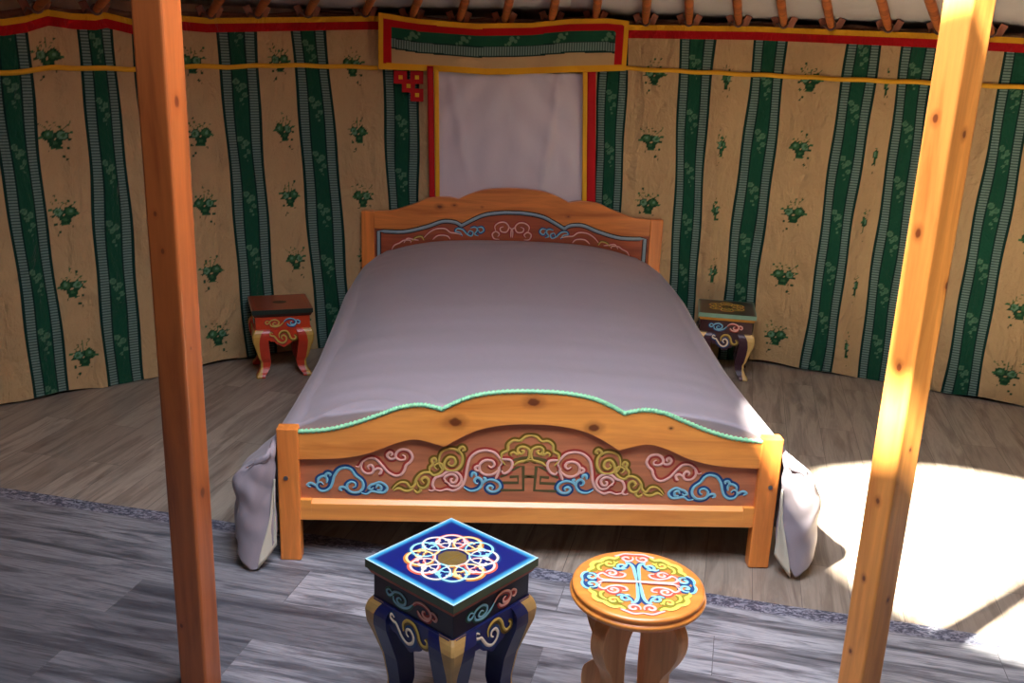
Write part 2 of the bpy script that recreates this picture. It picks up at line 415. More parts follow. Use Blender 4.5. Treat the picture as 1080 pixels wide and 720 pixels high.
# ------------------------------------------------------------------ floor
def vinyl(name, ang, c1, c2, cdark, row, length, off, streak, rough, edge=None, tonev=.62):
    m = NT(name, rough, 0.5)
    v = m.coords(rot=(0, 0, math.radians(ang)), loc=(off, off*0.37, 0))
    br = m.n.new('ShaderNodeTexBrick'); m.link(v, br.inputs['Vector'])
    br.inputs['Color1'].default_value = (0.15,0.15,0.15,1); br.inputs['Color2'].default_value = (0.85,0.85,0.85,1); br.inputs['Mortar'].default_value = (0,0,0,1)
    br.inputs['Scale'].default_value = 1.0; br.inputs['Mortar Size'].default_value = 0.0014; br.inputs['Mortar Smooth'].default_value = 0.6
    br.inputs['Brick Width'].default_value = length; br.inputs['Row Height'].default_value = row; br.offset = 0.37
    tone = br.outputs[0]
    mp = m.n.new('ShaderNodeMapping'); m.link(v, mp.inputs[0]); mp.inputs['Scale'].default_value = (1.3, 11, 1)
    add = m.n.new('ShaderNodeVectorMath'); add.operation = 'MULTIPLY_ADD'; m.link(tone, add.inputs[0]); add.inputs[1].default_value = (9, 5, 0); m.link(mp.outputs[0], add.inputs[2])
    g1 = m.noise(add.outputs[0], 1.7, 6, 0.62, 0.9); 
    mp2 = m.n.new('ShaderNodeMapping'); m.link(v, mp2.inputs[0]); mp2.inputs['Scale'].default_value = (5, 90, 1)
    g2 = m.noise(mp2.outputs[0], 1.6, 4, 0.6, 0.3)
    c = m.ramp(g1, [(0.30, lin(cdark)), (0.46, lin(c1)), (0.56, lin(c2)), (0.75, lin(c1))])
    c = m.mix(m.mrange(g2, 0.45, 0.75, 0, streak), c, lin(cdark))
    c = m.mix(m.mrange(tone, 0.1, 0.9, 0, tonev, False), c, lin(cdark))
    mort = br.outputs['Fac']
    c = m.mix(m.math('MULTIPLY', mort, 0.7), c, lin(tuple(int(x*.45) for x in cdark)))
    if edge:
        tc = m.coords(); sp = m.n.new('ShaderNodeSeparateXYZ'); m.link(tc, sp.inputs[0])
        d = m.math('SUBTRACT', m.math('ADD', m.math('MULTIPLY', sp.outputs[0], edge[0]), edge[1]), sp.outputs[1])
        nz = m.noise(m.coords(scale=(1,2.2,1)), 42, 4, 0.7, 1.2)
        band = m.mrange(d, 0.075, 0.055)
        c = m.mix(band, c, m.mix(m.mrange(nz, 0.45, 0.6), lin((70,72,88)), lin((150,152,164))))
    m.color(c); m.bump(m.math('ADD', g2, m.math('MULTIPLY', mort, -1.5)), 0.12, 0.0012)
    m.b.inputs['Roughness'].default_value = rough
    return m.mat
M_FL1 = vinyl('brown oak vinyl planks', -75, (154,142,127), (176,163,146), (116,101,88), 0.145, 0.92, 0.31, 0.3, 0.42, tonev=.5)
M_FL2 = vinyl('blue-grey washed vinyl planks', 15, (136,137,142), (182,183,187), (54,55,62), 0.185, 1.22, 0.63, 0.6, 0.36, tonev=.85, edge=(-0.262, -0.012))
mb = MB()
mb.add([(CX+3.72*math.cos(2*PI*i/96), CY+3.72*math.sin(2*PI*i/96), 0) for i in range(96)] + [(CX+3.72*math.cos(2*PI*i/96), CY+3.72*math.sin(2*PI*i/96), -0.03) for i in range(96)],
       [list(range(96)), list(range(96, 192))[::-1]] + [(i, 96+i, 96+(i+1) % 96, (i+1) % 96) for i in range(96)])
tag(mb.build('floor', M_FL1), kind='structure')
# the second sheet of vinyl laid over the front half, its edge running just below the bed's foot
e0 = (-3.0, -0.012+0.262*3.0); e1 = (3.05, -0.012-0.262*3.05)
pts = [e0]
for i in range(1, 40):
    t = i/40; pts.append((e0[0]+(e1[0]-e0[0])*t, e0[1]+(e1[1]-e0[1])*t + 0.003*math.sin(i*1.7)))
pts.append(e1)
a1 = math.atan2(e1[1]-CY, e1[0]-CX); a0 = math.atan2(e0[1]-CY, e0[0]-CX) - 2*PI
for i in range(49):
    w = a1 + (a0-a1)*i/48; rr = 3.42
    pts.append((CX+rr*math.cos(w), CY+rr*math.sin(w)))
mb = MB(); nn = len(pts)
mb.add([(x, y, 0.0016) for x, y in pts] + [(x, y, 0.0002) for x, y in pts], [list(range(nn))[::-1]] + [(i, (i+1) % nn, nn+(i+1) % nn, nn+i) for i in range(nn)])
fl2 = tag(mb.build('floor', M_FL2), kind='structure')

# ------------------------------------------------------------------ lattice tips, ties and roof poles
POLES = [(-40.04,1.622),(-36.18,1.629),(-32.23,1.636),(-28.05,1.644),(-24.45,1.651),(-20.6,1.658),(-16.27,1.666),(-12.73,1.672),(-9.08,1.677),(-5.51,1.681),(-1.72,1.686),(1.79,1.691),(5.83,1.696),(9.3,1.70),(13.18,1.704),(16.68,1.708),(20.25,1.711),(24.49,1.714),(28.11,1.716),(31.66,1.718)]
ORD = ['first','second','third','fourth','fifth','sixth','seventh','eighth','ninth','tenth','eleventh','twelfth','thirteenth','fourteenth','fifteenth','sixteenth','seventeenth','eighteenth','nineteenth','twentieth']
WHERE = {0:'at the far left, left of the left post',1:'just left of the left post',2:'hidden behind the left post',3:'right of the left post',6:'above the left end of the valance',
         7:'above the valance, left side',8:'above the left edge of the white cloth',9:'above the valance over the white cloth',10:'above the valance over the white cloth',11:'above the valance, right side',12:'just right of the valance',18:'just left of the right post',19:'emerging just right of the right post'}
mb = MB()
M_LAT = pine('dark lattice wood', 'Z', (168,104,76), (112,62,44), 0.6, coat=0)
a = -64
wire = []
for i, (th, z) in enumerate(POLES):
    for sgn in (-1, 1):
        dd = .016 if sgn > 0 else .034
        p0 = Vector(wpt(th - sgn*1.9, topz(th)-0.30, -0.03-dd)); p1 = Vector(wpt(th + sgn*0.80, topz(th)+0.050, -0.0-dd*.6))
        ax = (p1-p0).normalized(); sd = Vector((math.cos(math.radians(th)), -math.sin(math.radians(th)), 0)); nr = ax.cross(sd).normalized(); sd = nr.cross(ax)
        w = .016; tk = .006
        ring0 = [p0+sd*w+nr*tk, p0-sd*w+nr*tk, p0-sd*w-nr*tk, p0+sd*w-nr*tk]; ring1 = [p+(p1-p0) for p in ring0]
        mb.loft([ring0, ring1])
tag(mb.build('trim_lattice', M_LAT, bevel=0.002), kind='structure')
mb = MB()      # rope band tying the wall top, seen as a dark line over the cloth
mb.tube([wpt(-64+i*1.0, float(topz(-64+i*1.0))+0.006+0.006*math.sin(i*0.9), -0.055) for i in range(125)], 0.016, 8)
mb.tube([wpt(-64+i*1.0, float(topz(-64+i*1.0))-0.012, -0.05) for i in range(125)], 0.018, 8)
tag(mb.build('trim_rope', M_TIE), kind='structure')

for i, (th, z) in enumerate(POLES):
    lab = 'wooden roof pole ' + WHERE.get(i, 'resting on the wall top') + ', ' + ORD[i] + ' from the left'
    b = Vector(wpt(th, float(topz(th))+0.012, -0.01))
    w = math.atan2(b.x-CRX, b.y-CRY)
    e = Vector((CRX+(CRR+.07)*math.sin(w), CRY+(CRR+.07)*math.cos(w), CRZ-0.0))
    # drop below the felt
    root = thing('roof_pole', lab, 'pole', b, 0, 'roof poles fanning up from the wall')
    L = (e-b)
    m2 = MB(); m2.tube([L*t for t in (-0.008, 0.03, 0.1, 0.3, 0.6, 1.0)], [0.013, 0.018, 0.0205, 0.022, 0.022, 0.021], 12)
    m2.build('pole', M_POLE, root)
    m3 = MB(); d = L.normalized(); sx = d.cross(Vector((0,0,1))).normalized(); uz = sx.cross(d)
    for k, s0 in enumerate((0.012, 0.022)):
        m3.tube([d*s0 + (sx*math.cos(q*PI/6)+uz*math.sin(q*PI/6))*(0.019+.002*k) for q in range(13)], 0.0045, 6, cap=False)
    m3.tube([d*0.015+sx*0.018+uz*-0.008, d*0.005+sx*0.035+uz*0.004, d*-0.01+sx*0.045-uz*0.012], 0.005, 6)
    m3.build('rope_tie', M_TIE, root)

# ------------------------------------------------------------------ support posts
def support_post(loc, rz, s, H, label, knots, ca, cb):
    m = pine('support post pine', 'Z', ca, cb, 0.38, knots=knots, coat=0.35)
    t = thing('support_post', label, 'post', loc, rz, 'square posts holding up the crown')
    mb = MB(); mb.box(-s/2, s/2, -s/2, s/2, 0.0017, H)
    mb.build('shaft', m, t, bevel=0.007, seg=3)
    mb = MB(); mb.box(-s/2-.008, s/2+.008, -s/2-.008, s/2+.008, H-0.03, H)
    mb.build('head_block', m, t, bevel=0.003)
    return t
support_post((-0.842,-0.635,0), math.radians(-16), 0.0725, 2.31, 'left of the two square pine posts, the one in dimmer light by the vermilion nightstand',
             [(.035,-.005,1.43,.012),(.035,.0,.545,.013),(0,-.035,1.12,.006),(-.012,-.035,1.2,.006),(.035,-.01,.9,.005),(-.02,-.035,.2,.006)], (166,92,42), (124,60,26))  # same pine, darkened: the left side's dimness is put into the colour
support_post((0.819,-0.635,0), math.radians(-63.6), 0.0745, 2.31, 'right of the two square pine posts, sunlit, beside the bright patch of floor',
             [(-.008,-.036,1.45,.010),(.036,.004,1.42,.008),(-.006,-.036,1.205,.011),(.036,.03,1.09,.009),(.0,-.036,.895,.010),(.0,-.036,.56,.008),(-.004,-.036,.35,.007),(.036,0,.7,.005),(-.01,-.036,.14,.006),(.036,.01,.3,.006)], (216,146,70), (188,110,46))

# ------------------------------------------------------------------ carved and painted scrolls
SC_MATS = [paint('scroll blue light', (132,196,214), .45), paint('scroll blue dark', (24,70,124), .45),
           paint('scroll pink light', (238,184,168), .45), paint('scroll red dark', (168,58,48), .45),
           paint('scroll gold light', (206,176,84), .45), paint('scroll gold dark', (120,92,22), .45),
           paint('fret olive', (92,84,44), .5), paint('scroll cream', (238,226,202), .45), paint('scroll green dark', (30,90,70), .45),
           paint('scroll bright yellow', (240,226,98), .45), paint('scroll sky', (150,220,236), .45), paint('scroll olive', (150,140,40), .45), paint('scroll rose', (250,200,190), .45), paint('scroll coral', (214,96,72), .45), paint('scroll straw', (244,222,150), .45), paint('scroll ochre', (196,128,40), .45)]
SC = dict(blue=(0,1), pink=(2,3), gold=(4,5), fret=(6,6), cream=(7,1), cyan=(0,8), yellow=(4,5), goldy=(4,3), white=(14,15), yel=(9,11), sky=(10,1), rose=(12,13))
def scroll(mb, col, pts, fmap, w=.0086, h=.0004, flip=1, k=5):
    a, b = SC[col]; p = smooth_line(pts, k) if (k and col != 'fret') else pts
    if col == 'fret':
        mb.strip(p, w*1.15, fmap, h, .0004, 0, b, taper=False); return
    mb.strip(p, w*1.75, fmap, h, .0003, -flip*w*.42, b)
    mb.strip(p, w, fmap, h+.0012, .0012, 0, a)
FOOT=[('blue',[(-635,254),(-643,262),(-653,258),(-656,246),(-647,234),(-631,232),(-616,242),(-608,259),(-601,284),(-587,304),(-567,311),(-550,305),(-537,286),(-517,268),(-514,247),(-527,231),(-546,229),(-560,237),(-563,253),(-552,264),(-539,261),(-538,250),(-546,245)]),('blue',[(-653,258),(-649,274),(-633,282),(-624,273),(-626,259)]),('blue',[(-625,275),(-628,285),(-622,292),(-614,289),(-616,282)]),('blue',[(-656,246),(-663,253),(-674,258),(-685,251),(-674,244)]),('blue',[(-564,239),(-572,246),(-583,246),(-586,239),(-578,234)]),('blue',[(-520,228),(-504,224),(-488,234),(-469,231),(-450,231),(-440,244),(-446,256),(-462,265),(-477,260),(-490,255),(-498,244),(-488,241),(-482,248)]),('blue',[(-475,245),(-469,255),(-459,250),(-461,238),(-472,239)]),('pink',[(-537,317),(-526,315),(-516,331),(-497,344),(-475,342),(-456,322),(-440,302),(-417,288),(-398,292),(-387,308),(-382,324),(-370,335),(-363,352),(-373,371),(-394,376),(-410,367),(-414,351),(-402,341),(-387,343),(-386,353),(-394,358)]),('pink',[(-515,331),(-519,310),(-507,295),(-488,295),(-481,308),(-489,322),(-499,316),(-496,309)]),('pink',[(-480,304),(-469,311),(-458,307),(-461,295),(-467,292)]),('pink',[(-414,351),(-421,344),(-433,345),(-440,356),(-432,366),(-424,360),(-429,354)]),('gold',[(-424,242),(-414,255),(-398,266),(-381,264),(-369,249),(-356,258),(-350,279),(-334,297),(-312,301),(-299,292),(-283,296),(-270,312),(-274,330),(-288,331),(-296,322),(-288,312)]),('gold',[(-421,237),(-405,246),(-388,238),(-372,238),(-359,247)]),('gold',[(-350,272),(-343,253),(-327,248),(-315,259),(-313,276),(-324,285),(-335,276),(-327,265)]),('gold',[(-310,303),(-310,317),(-301,329),(-304,343),(-295,349),(-290,339),(-296,335)]),('gold',[(-270,309),(-282,333),(-277,365),(-258,379),(-233,379),(-213,363),(-211,335),(-225,313),(-248,308),(-265,318),(-264,337),(-252,353),(-236,350),(-232,333),(-243,324),(-254,332),(-248,341)]),('gold',[(-218,366),(-222,380),(-211,389),(-204,380),(-212,375)]),('gold',[(-358,242),(-348,232),(-337,240),(-341,251)]),('pink',[(-313,244),(-305,239),(-295,245),(-301,262),(-292,284),(-273,291),(-257,304),(-235,306),(-217,294),(-212,275),(-226,257),(-244,258),(-253,267),(-265,272)]),('pink',[(-253,267),(-265,281),(-255,293),(-238,296),(-226,285),(-231,270),(-242,269),(-245,280),(-238,282)]),('pink',[(-295,245),(-276,240),(-256,246),(-237,241),(-214,254),(-201,279),(-196,314),(-188,349),(-169,370),(-143,378),(-114,372),(-95,351),(-89,336),(-100,320)]),('pink',[(-91,336),(-100,313),(-119,298),(-141,298),(-156,311),(-156,332),(-141,345),(-120,344),(-112,332),(-121,322),(-131,329)]),('pink',[(-154,311),(-166,311),(-171,320),(-163,326),(-155,320)]),('pink',[(-95,351),(-82,350),(-62,347),(-57,329),(-67,310),(-82,303),(-90,313)]),('pink',[(-94,320),(-101,299),(-107,284)]),('blue',[(-205,254),(-185,242),(-162,246),(-149,262),(-150,278),(-162,287),(-172,279),(-169,269),(-161,267)]),('blue',[(-181,288),(-178,302),(-170,301),(-167,292)]),('blue',[(-150,259),(-139,275),(-118,281),(-98,272),(-92,256),(-104,242),(-122,241),(-132,252),(-124,261),(-114,256),(-117,249)]),('blue',[(-146,287),(-138,284),(-144,273)]),('gold',[(-79,332),(-91,350),(-89,369),(-73,380),(-71,400),(-55,413),(-36,412),(-20,426),(-3,430),(1,430)]),('gold',[(-54,329),(-40,340),(-24,345),(-8,348),(5,349)]),('gold',[(-60,363),(-63,369),(-54,374),(-42,366),(-41,386),(-27,393),(-9,385),(-5,367),(-11,350),(-24,342)]),('gold',[(-41,380),(-33,368),(-23,377),(-31,382)]),('fret',[(-91,246),(-20,247),(-23,328),(-42,324),(-64,310)]),('fret',[(-85,271),(-37,272),(-38,293),(-64,291)]),('fret',[(-93,292),(-74,299),(-61,314)]),('fret',[(-20,293),(7,294)]),('fret',[(-56,347),(-27,355),(4,358)]),('fret',[(-109,284),(-90,316)])]
HEAD=[('pink',[(-618,533),(-605,557),(-578,571),(-556,585),(-524,586),(-520,573)]),('pink',[(-556,572),(-538,595),(-506,591),(-480,588)]),('gold',[(-515,582),(-493,601),(-466,606),(-453,588)]),('pink',[(-453,602),(-426,630),(-391,649),(-346,651),(-319,633),(-292,630),(-256,622)]),('pink',[(-408,594),(-381,615),(-337,615),(-318,597)]),('blue',[(-256,617),(-270,635),(-292,639),(-284,653),(-257,649),(-234,627),(-211,618),(-203,637),(-221,645),(-229,627)]),('blue',[(-217,659),(-194,664),(-181,651),(-194,628),(-175,620)]),('blue',[(-185,660),(-159,665),(-149,648),(-167,636),(-176,651)]),('pink',[(-67,605),(-94,608),(-104,631),(-86,645),(-68,632),(-76,618)]),('pink',[(-86,645),(-92,672),(-70,691),(-39,692),(-20,670),(-32,644),(-59,646),(-64,664),(-47,671)]),('pink',[(-20,670),(-1,652),(0,616)])]


# ------------------------------------------------------------------ bed
M_BED = pine('bed pine', 'X', (240,158,72), (214,126,50), 0.34, coat=0.4, knots=[(-.235,.006,.475,.019),(.0,.006,.545,.017),(.186,.006,.466,.016),(-.375,2.2,.765,.010),(-.30,2.2,.775,.007),(-.16,2.2,.77,.005),(.28,2.2,.735,.006),(.42,.006,.47,.005)])
M_BEDZ = pine('bed post pine', 'Z', (232,140,62), (204,112,44), 0.36, coat=0.35)
M_PANEL = pine('bed inset panel', 'X', (192,120,80), (166,98,64), 0.42, coat=0.2)
M_HPANEL = pine('head inset panel', 'X', (170,84,48), (136,62,38), 0.45, coat=0.15)
M_GREEN = paint('pale green rope moulding', (150,222,170), .45)
M_GREYBLUE = paint('grey-blue moulding', (150,172,178), .45); M_DKLINE = paint('dark umber line', (62,38,32), .5)
M_STEEL = NT('dull steel', 0.35); M_STEEL.color(lin((150,156,158))); M_STEEL.b.inputs['Metallic'].default_value = 1; M_STEEL = M_STEEL.mat
bed = thing('bed', 'pine double bed with curved headboard and footboard painted with cloud scrolls', 'bed', (0,1.1,0))
def adopt(o, root):
    o.parent = root
    o.matrix_parent_inverse = (Matrix.Translation(root.location) @ Matrix.Rotation(root.rotation_euler.z, 4, 'Z')).inverted()
    return o
def arch(outer, inner, k=5):
    """two smooth lobes each side meeting in a cusp; lists run from the outside to the middle; gives left to right"""
    o = smooth_line(outer, k); i = smooth_line(inner + [(-x, z) for x, z in inner[::-1][1:]], k)
    L = [(-x, z) for x, z in o]; Mi = [(-x, z) for x, z in i][1:-1]; Rr = [(x, z) for x, z in o[::-1]]
    return L + Mi + Rr
FT = arch([(.706,.429),(.618,.437),(.535,.460),(.457,.490),(.40,.513),(.335,.523),(.275,.510)], [(.275,.510),(.228,.536),(.17,.558),(.09,.571),(0,.574)])
FP = arch([(.706,.341),(.58,.347),(.492,.366),(.404,.403),(.345,.413),(.267,.392)], [(.267,.392),(.172,.446),(.08,.467),(0,.471)])
HT = arch([(.706,.732),(.66,.735),(.604,.741),(.50,.777),(.425,.808),(.335,.815),(.279,.806)], [(.279,.806),(.216,.836),(.13,.861),(0,.869)])
HP = arch([(.706,.645),(.56,.643),(.44,.673),(.36,.702),(.295,.700),(.264,.683)], [(.264,.683),(.157,.739),(.06,.756),(0,.758)])
def board(bm_top, bm_bot, y0, y1):
    """closed board between two left-to-right lines with the same x span"""
    mb = MB(); f = lambda u, v, d: (u, d, v)
    top = [(x, z) for x, z in bm_top]; n = len(top); xs = [p[0] for p in top]
    b = [(x, interp(x, bm_bot)) for x in xs]
    for y in (y0, y1):
        mb.add([f(*p, y) for p in top] + [f(*p, y) for p in b], [(i, i+1, n+i+1, n+i) if y == y1 else (i, n+i, n+i+1, i+1) for i in range(n-1)])
    mb.add([f(*p, y0) for p in top] + [f(*p, y1) for p in top], [(i, i+1, n+i+1, n+i) for i in range(n-1)])
    mb.add([f(*p, y0) for p in b] + [f(*p, y1) for p in b], [(i, n+i, n+i+1, i+1) for i in range(n-1)])
    for i in (0, n-1): mb.add([f(*top[i], y0), f(*top[i], y1), f(*b[i], y1), f(*b[i], y0)], [(0,1,2,3)])
    return mb
for sx in (-1, 1):
    xa, xb = sorted((sx*.705, sx*.77))
    for y0, h in ((0.0, .443), (2.2, .733)):
        mb = MB(); mb.box(xa, xb, y0, y0+.046, 0.002 if y0 == 0 else 0, h); p = adopt(mb.build('post', M_BEDZ, bevel=.004), bed)
        if y0 == 0:
            mb = MB(); mb.tube([(sx*.745, .003, .283), (sx*.745, -.003, .283)], .007, 14); c = adopt(mb.build('bolt', M_STEEL), bed); c.parent = p; c.matrix_parent_inverse = Matrix.Identity(4)
    xa, xb = sorted((sx*.735, sx*.762))
    mb = MB(); mb.box(xa, xb, .046, 2.2, .19, .33); adopt(mb.build('side_rail', M_BED, bevel=.003), bed)
# footboard
fb = adopt(board(FT, FP, .006, .036).build('footboard', M_BED, bevel=.0025), bed)
def sub(o, par):
    o.parent = par; o.matrix_parent_inverse = Matrix.Identity(4); return o
mb = MB(); line = FT
tw = [(x, .008+.0018*math.sin(i*1.9), z+.0035+.0018*math.cos(i*1.9)) for i, (x, z) in enumerate([(line[j][0]+(line[j+1][0]-line[j][0])*q/4, line[j][1]+(line[j+1][1]-line[j][1])*q/4) for j in range(len(line)-1) for q in range(4)]+[line[-1]])]
mb.tube(tw, [0.0066+.0012*math.sin(i*1.9) for i in range(len(tw))], 7)
sub(mb.build('rope_moulding', M_GREEN), fb)
pn = adopt(board([(x, z+.012) for x, z in FP], [(-.706,.20),(.706,.20)], .022, .032).build('footboard_panel', M_PANEL), bed)
mb = MB()
fm = lambda u, v, h: (u, .022-h, v)
for c, pts in FOOT:
    P = [(x/1000., z/1000.) for x, z in pts]
    scroll(mb, c, P, fm, flip=-1)
    scroll(mb, c, [(-0.006-x, z) for x, z in P], fm, flip=1)
sub(mb.build('cloud_scrolls', SC_MATS), pn)
mb = MB()
def xprism(mb, poly, x0, x1): mb.prism(poly, lambda u, v, d: (d, u, v), x0, x1)
xprism(mb, [(.006,.14),(.036,.14),(.036,.207),(.020,.207),(.006,.195)], -.672, .672)
for a, b in ((-.706,-.672),(.672,.706)): xprism(mb, [(.006,.14),(.036,.14),(.036,.207),(.006,.207)], a, b)
adopt(mb.build('bottom_rail', M_BED, bevel=.0012), bed)
# headboard
M_BEDH = pine('shaded headboard pine', 'X', (218,134,60), (186,100,40), 0.38, coat=0.3, knots=[(-.375,2.2,.765,.013),(-.30,2.2,.775,.009),(-.16,2.2,.77,.006),(.28,2.2,.735,.008)])  # bed pine darkened, weaker light at the head is put into its colour
hb = adopt(board(HT, HP, 2.204, 2.236).build('headboard', M_BEDH, bevel=.0025), bed)
hp = adopt(board([(x, z+.01) for x, z in HP], [(-.706,.25),(.706,.25)], 2.216, 2.226).build('headboard_panel', M_HPANEL), bed)
mb = MB(); hm = lambda u, v, h: (u, 2.216-h, v)
inn = [(x, z-.014) for x, z in HP if abs(x) < .69]; frame = [(-.684,.26)] + [(-.684, inn[0][1]-.002)] + inn[1:-1] + [(.684, inn[-1][1]-.002)] + [(.684,.26)]
mb.strip(frame, .026, hm, .0008, .001, 0, 1, taper=False); mb.strip(frame, .015, hm, .0022, .003, 0, 0, taper=False)
sub(mb.build('border_moulding', [M_GREYBLUE, M_DKLINE]), hp)
mb = MB()
for c, pts in HEAD:
    P = [(x/1000., z/1000.) for x, z in pts]
    scroll(mb, c, P, hm, w=.007, flip=-1); scroll(mb, c, [(-0.008-x, z) for x, z in P], hm, w=.007, flip=1)
sub(mb.build('cloud_scrolls', SC_MATS), hp)

mt = MB(); mt.box(-.70,.70,.05,2.19,.20,.435)
tag(adopt(mt.build('mattress', fabric('mattress ticking', (205,200,190)), bevel=.03, seg=4), bed), None)
bpy.data.objects['mattress'].parent = None; bpy.data.objects['mattress'].matrix_parent_inverse = Matrix.Identity(4)
tag(bpy.data.objects['mattress'], 'thick pale mattress lying in the bed frame under the grey duvet', 'mattress')

# ------------------------------------------------------------------ duvet
M_DUV = fabric('grey sateen duvet', (152,143,149), 0.42, 700, .05, 0.15, 0.22, 5)
M_LIN = fabric('pale duvet lining', (206,202,182), 0.7, 700, .05, 0.1, 0.4, 12)
def corner_wrap(xo, z, w, fh, q, y0=-.041):
    """front corner: the hanging side turns in towards the bed post"""
    x = xo + (.776-xo)*w*fh
    y = y0 - (.034*math.sin(PI*min(1, w*1.08))**.8 * (.35+.65*q) - .030*w)*fh
    y += (.007*math.sin(8*q+5*w)*math.sin(PI*w) + .004*math.sin(21*q-7*w)*(1-q))*fh; x += .006*math.sin(13*q+3*w)*math.sin(PI*w)*fh
    z = z + ((-.045*math.sin(PI*min(w,.55)/1.1) if w < .55 else -.045+.105*(w-.55)/.45)*q*q + .004*math.sin(17*w+9*q))*fh
    return x, y, z
def duvet():
    nU, nV = 260, 150
    zt = [(0,.503),(.1,.505),(.6,.520),(1.2,.552),(1.7,.590),(2.05,.606),(2.17,.600)]
    aw = [(-.1,.722),(.3,.70),(.7,.685),(1.5,.69),(1.9,.665),(2.17,.61)]
    fl = [(-.1,.105),(.25,.075),(.8,.03),(2.2,.015)]
    hem = [(-.1,.058),(.3,.06),(1.0,.06),(2.2,.06)]
    pts = []
    for j in range(nV+1):
        v = j/nV; row = []
        for i in range(nU+1):
            t = 2.0*i/nU - 1; sg = -1 if t < 0 else 1; t = abs(t)
            for_hang = max(0., min(1., (t-.56)/.03))
            y = 2.185 - (2.185-.041)*min(1., v/.90) if not for_hang else 2.185 - (2.185-(.041-.082*for_hang))*min(1., v/.90)
            wrap = max(0., (v-.90)/.10)
            a = interp(y, aw); zz = interp(y, zt); r = .072; h0 = interp(y, hem); f = interp(y, fl)
            f *= 1.0 if sg < 0 else .85
            if t < .5:
                x = a*t/.5; z = zz - .062*(x/a)**(6-1.2*y) - .006*(x/a)**2
                z += (.003*math.sin(2*PI*y/.37+1.6*math.sin(1.7*x+1)+2.1*math.sin(2.3*y))+.0008*math.sin(2*PI*y/.13+2.6*math.sin(2.1*x)+3*math.sin(3.1*y)))*(.4+.6*math.sin(1.9*y+x)**2)
                z += .004*math.sin(7*x+3*y)*math.sin(4.1*y+1) + .0035*math.sin(23*y+5*x*sg)*max(0, 1-y/.9)*abs(x)
                # creases near the left foot corner
                if sg < 0 and y < .5:
                    d = math.hypot(x-.52, (y+.02)*1.1)
                    z += .007*math.exp(-((d-.13)/.018)**2) + .005*math.exp(-((d-.24)/.02)**2)*(.5+.5*math.sin(6*x))
            else:
                zs = zz - .068
                if t < .6:
                    w = (t-.5)/.1*PI/2; x = a + r*math.sin(w); z = zs - r*(1-math.cos(w))
                else:
                    q = (t-.6)/.4; zc = zs - r; z = zc - (zc-h0)*q
                    x = a + r + f*(1-(1-q)**(2.2 + 3.0*max(0, 1-y/.35)))
                    am = .012*min(1, q*2.2)*(1.6 if y < .35 else 1)
                    x += am*math.sin(2*PI*y/.19 + 1.3*sg + 1.5*q) + am*.6*math.sin(2*PI*y/.083+2*sg)
                    z += .012*q*math.sin(2*PI*y/.31+sg)
                    if y < .3: x += .030*math.exp(-((q-.10)/.16)**2)*(1-max(0,y)/.3); x += .010*math.sin(14*q+2.2*sg)*(1-q)*(1-y/.3) 
            if wrap > 0:
                if for_hang > 0:
                    x, y, z = corner_wrap(x, z, wrap, for_hang, max(0, (t-.6)/.4), y)
                else:
                    z -= .12*wrap*min(1, wrap*1.5)
            row.append((sg*x, y, max(z, .006)))
        pts.append(row)
    mb = MB(); mb.grid(pts, 0, True); return mb, pts
mbd, dp = duvet()
dv = mbd.build('duvet', M_DUV, solid=.008)
tag(dv, 'plain grey duvet spread over the whole bed with its sides hanging to the floor', 'duvet')
for sg in (-1, 1):     # pale underside showing where each front corner turns in beside the bed post
    mb = MB(); rows = []
    for i in range(21):
        q = i/20; zz_ = .018 + .27*q; row = []
        for k in range(9):
            w = 1 - (1-k/8)*(.40*(1-q)**1.3)
            x, y, z = corner_wrap(.885 if sg < 0 else .872, zz_, w, 1, 1-q*.6)
            z = zz_ + ((-.012 if w < .55 else -.012+.06*(w-.55)/.45))*(1-q)
            row.append((sg*(x-.001), y-.014+.003*math.sin(7*q+k), max(.006, z)))
        rows.append(row)
    mb.grid(rows, 0, True); o = mb.build('duvet_lining', M_LIN, dv, solid=.003); tag(o, 'pale cream turned-in edge')

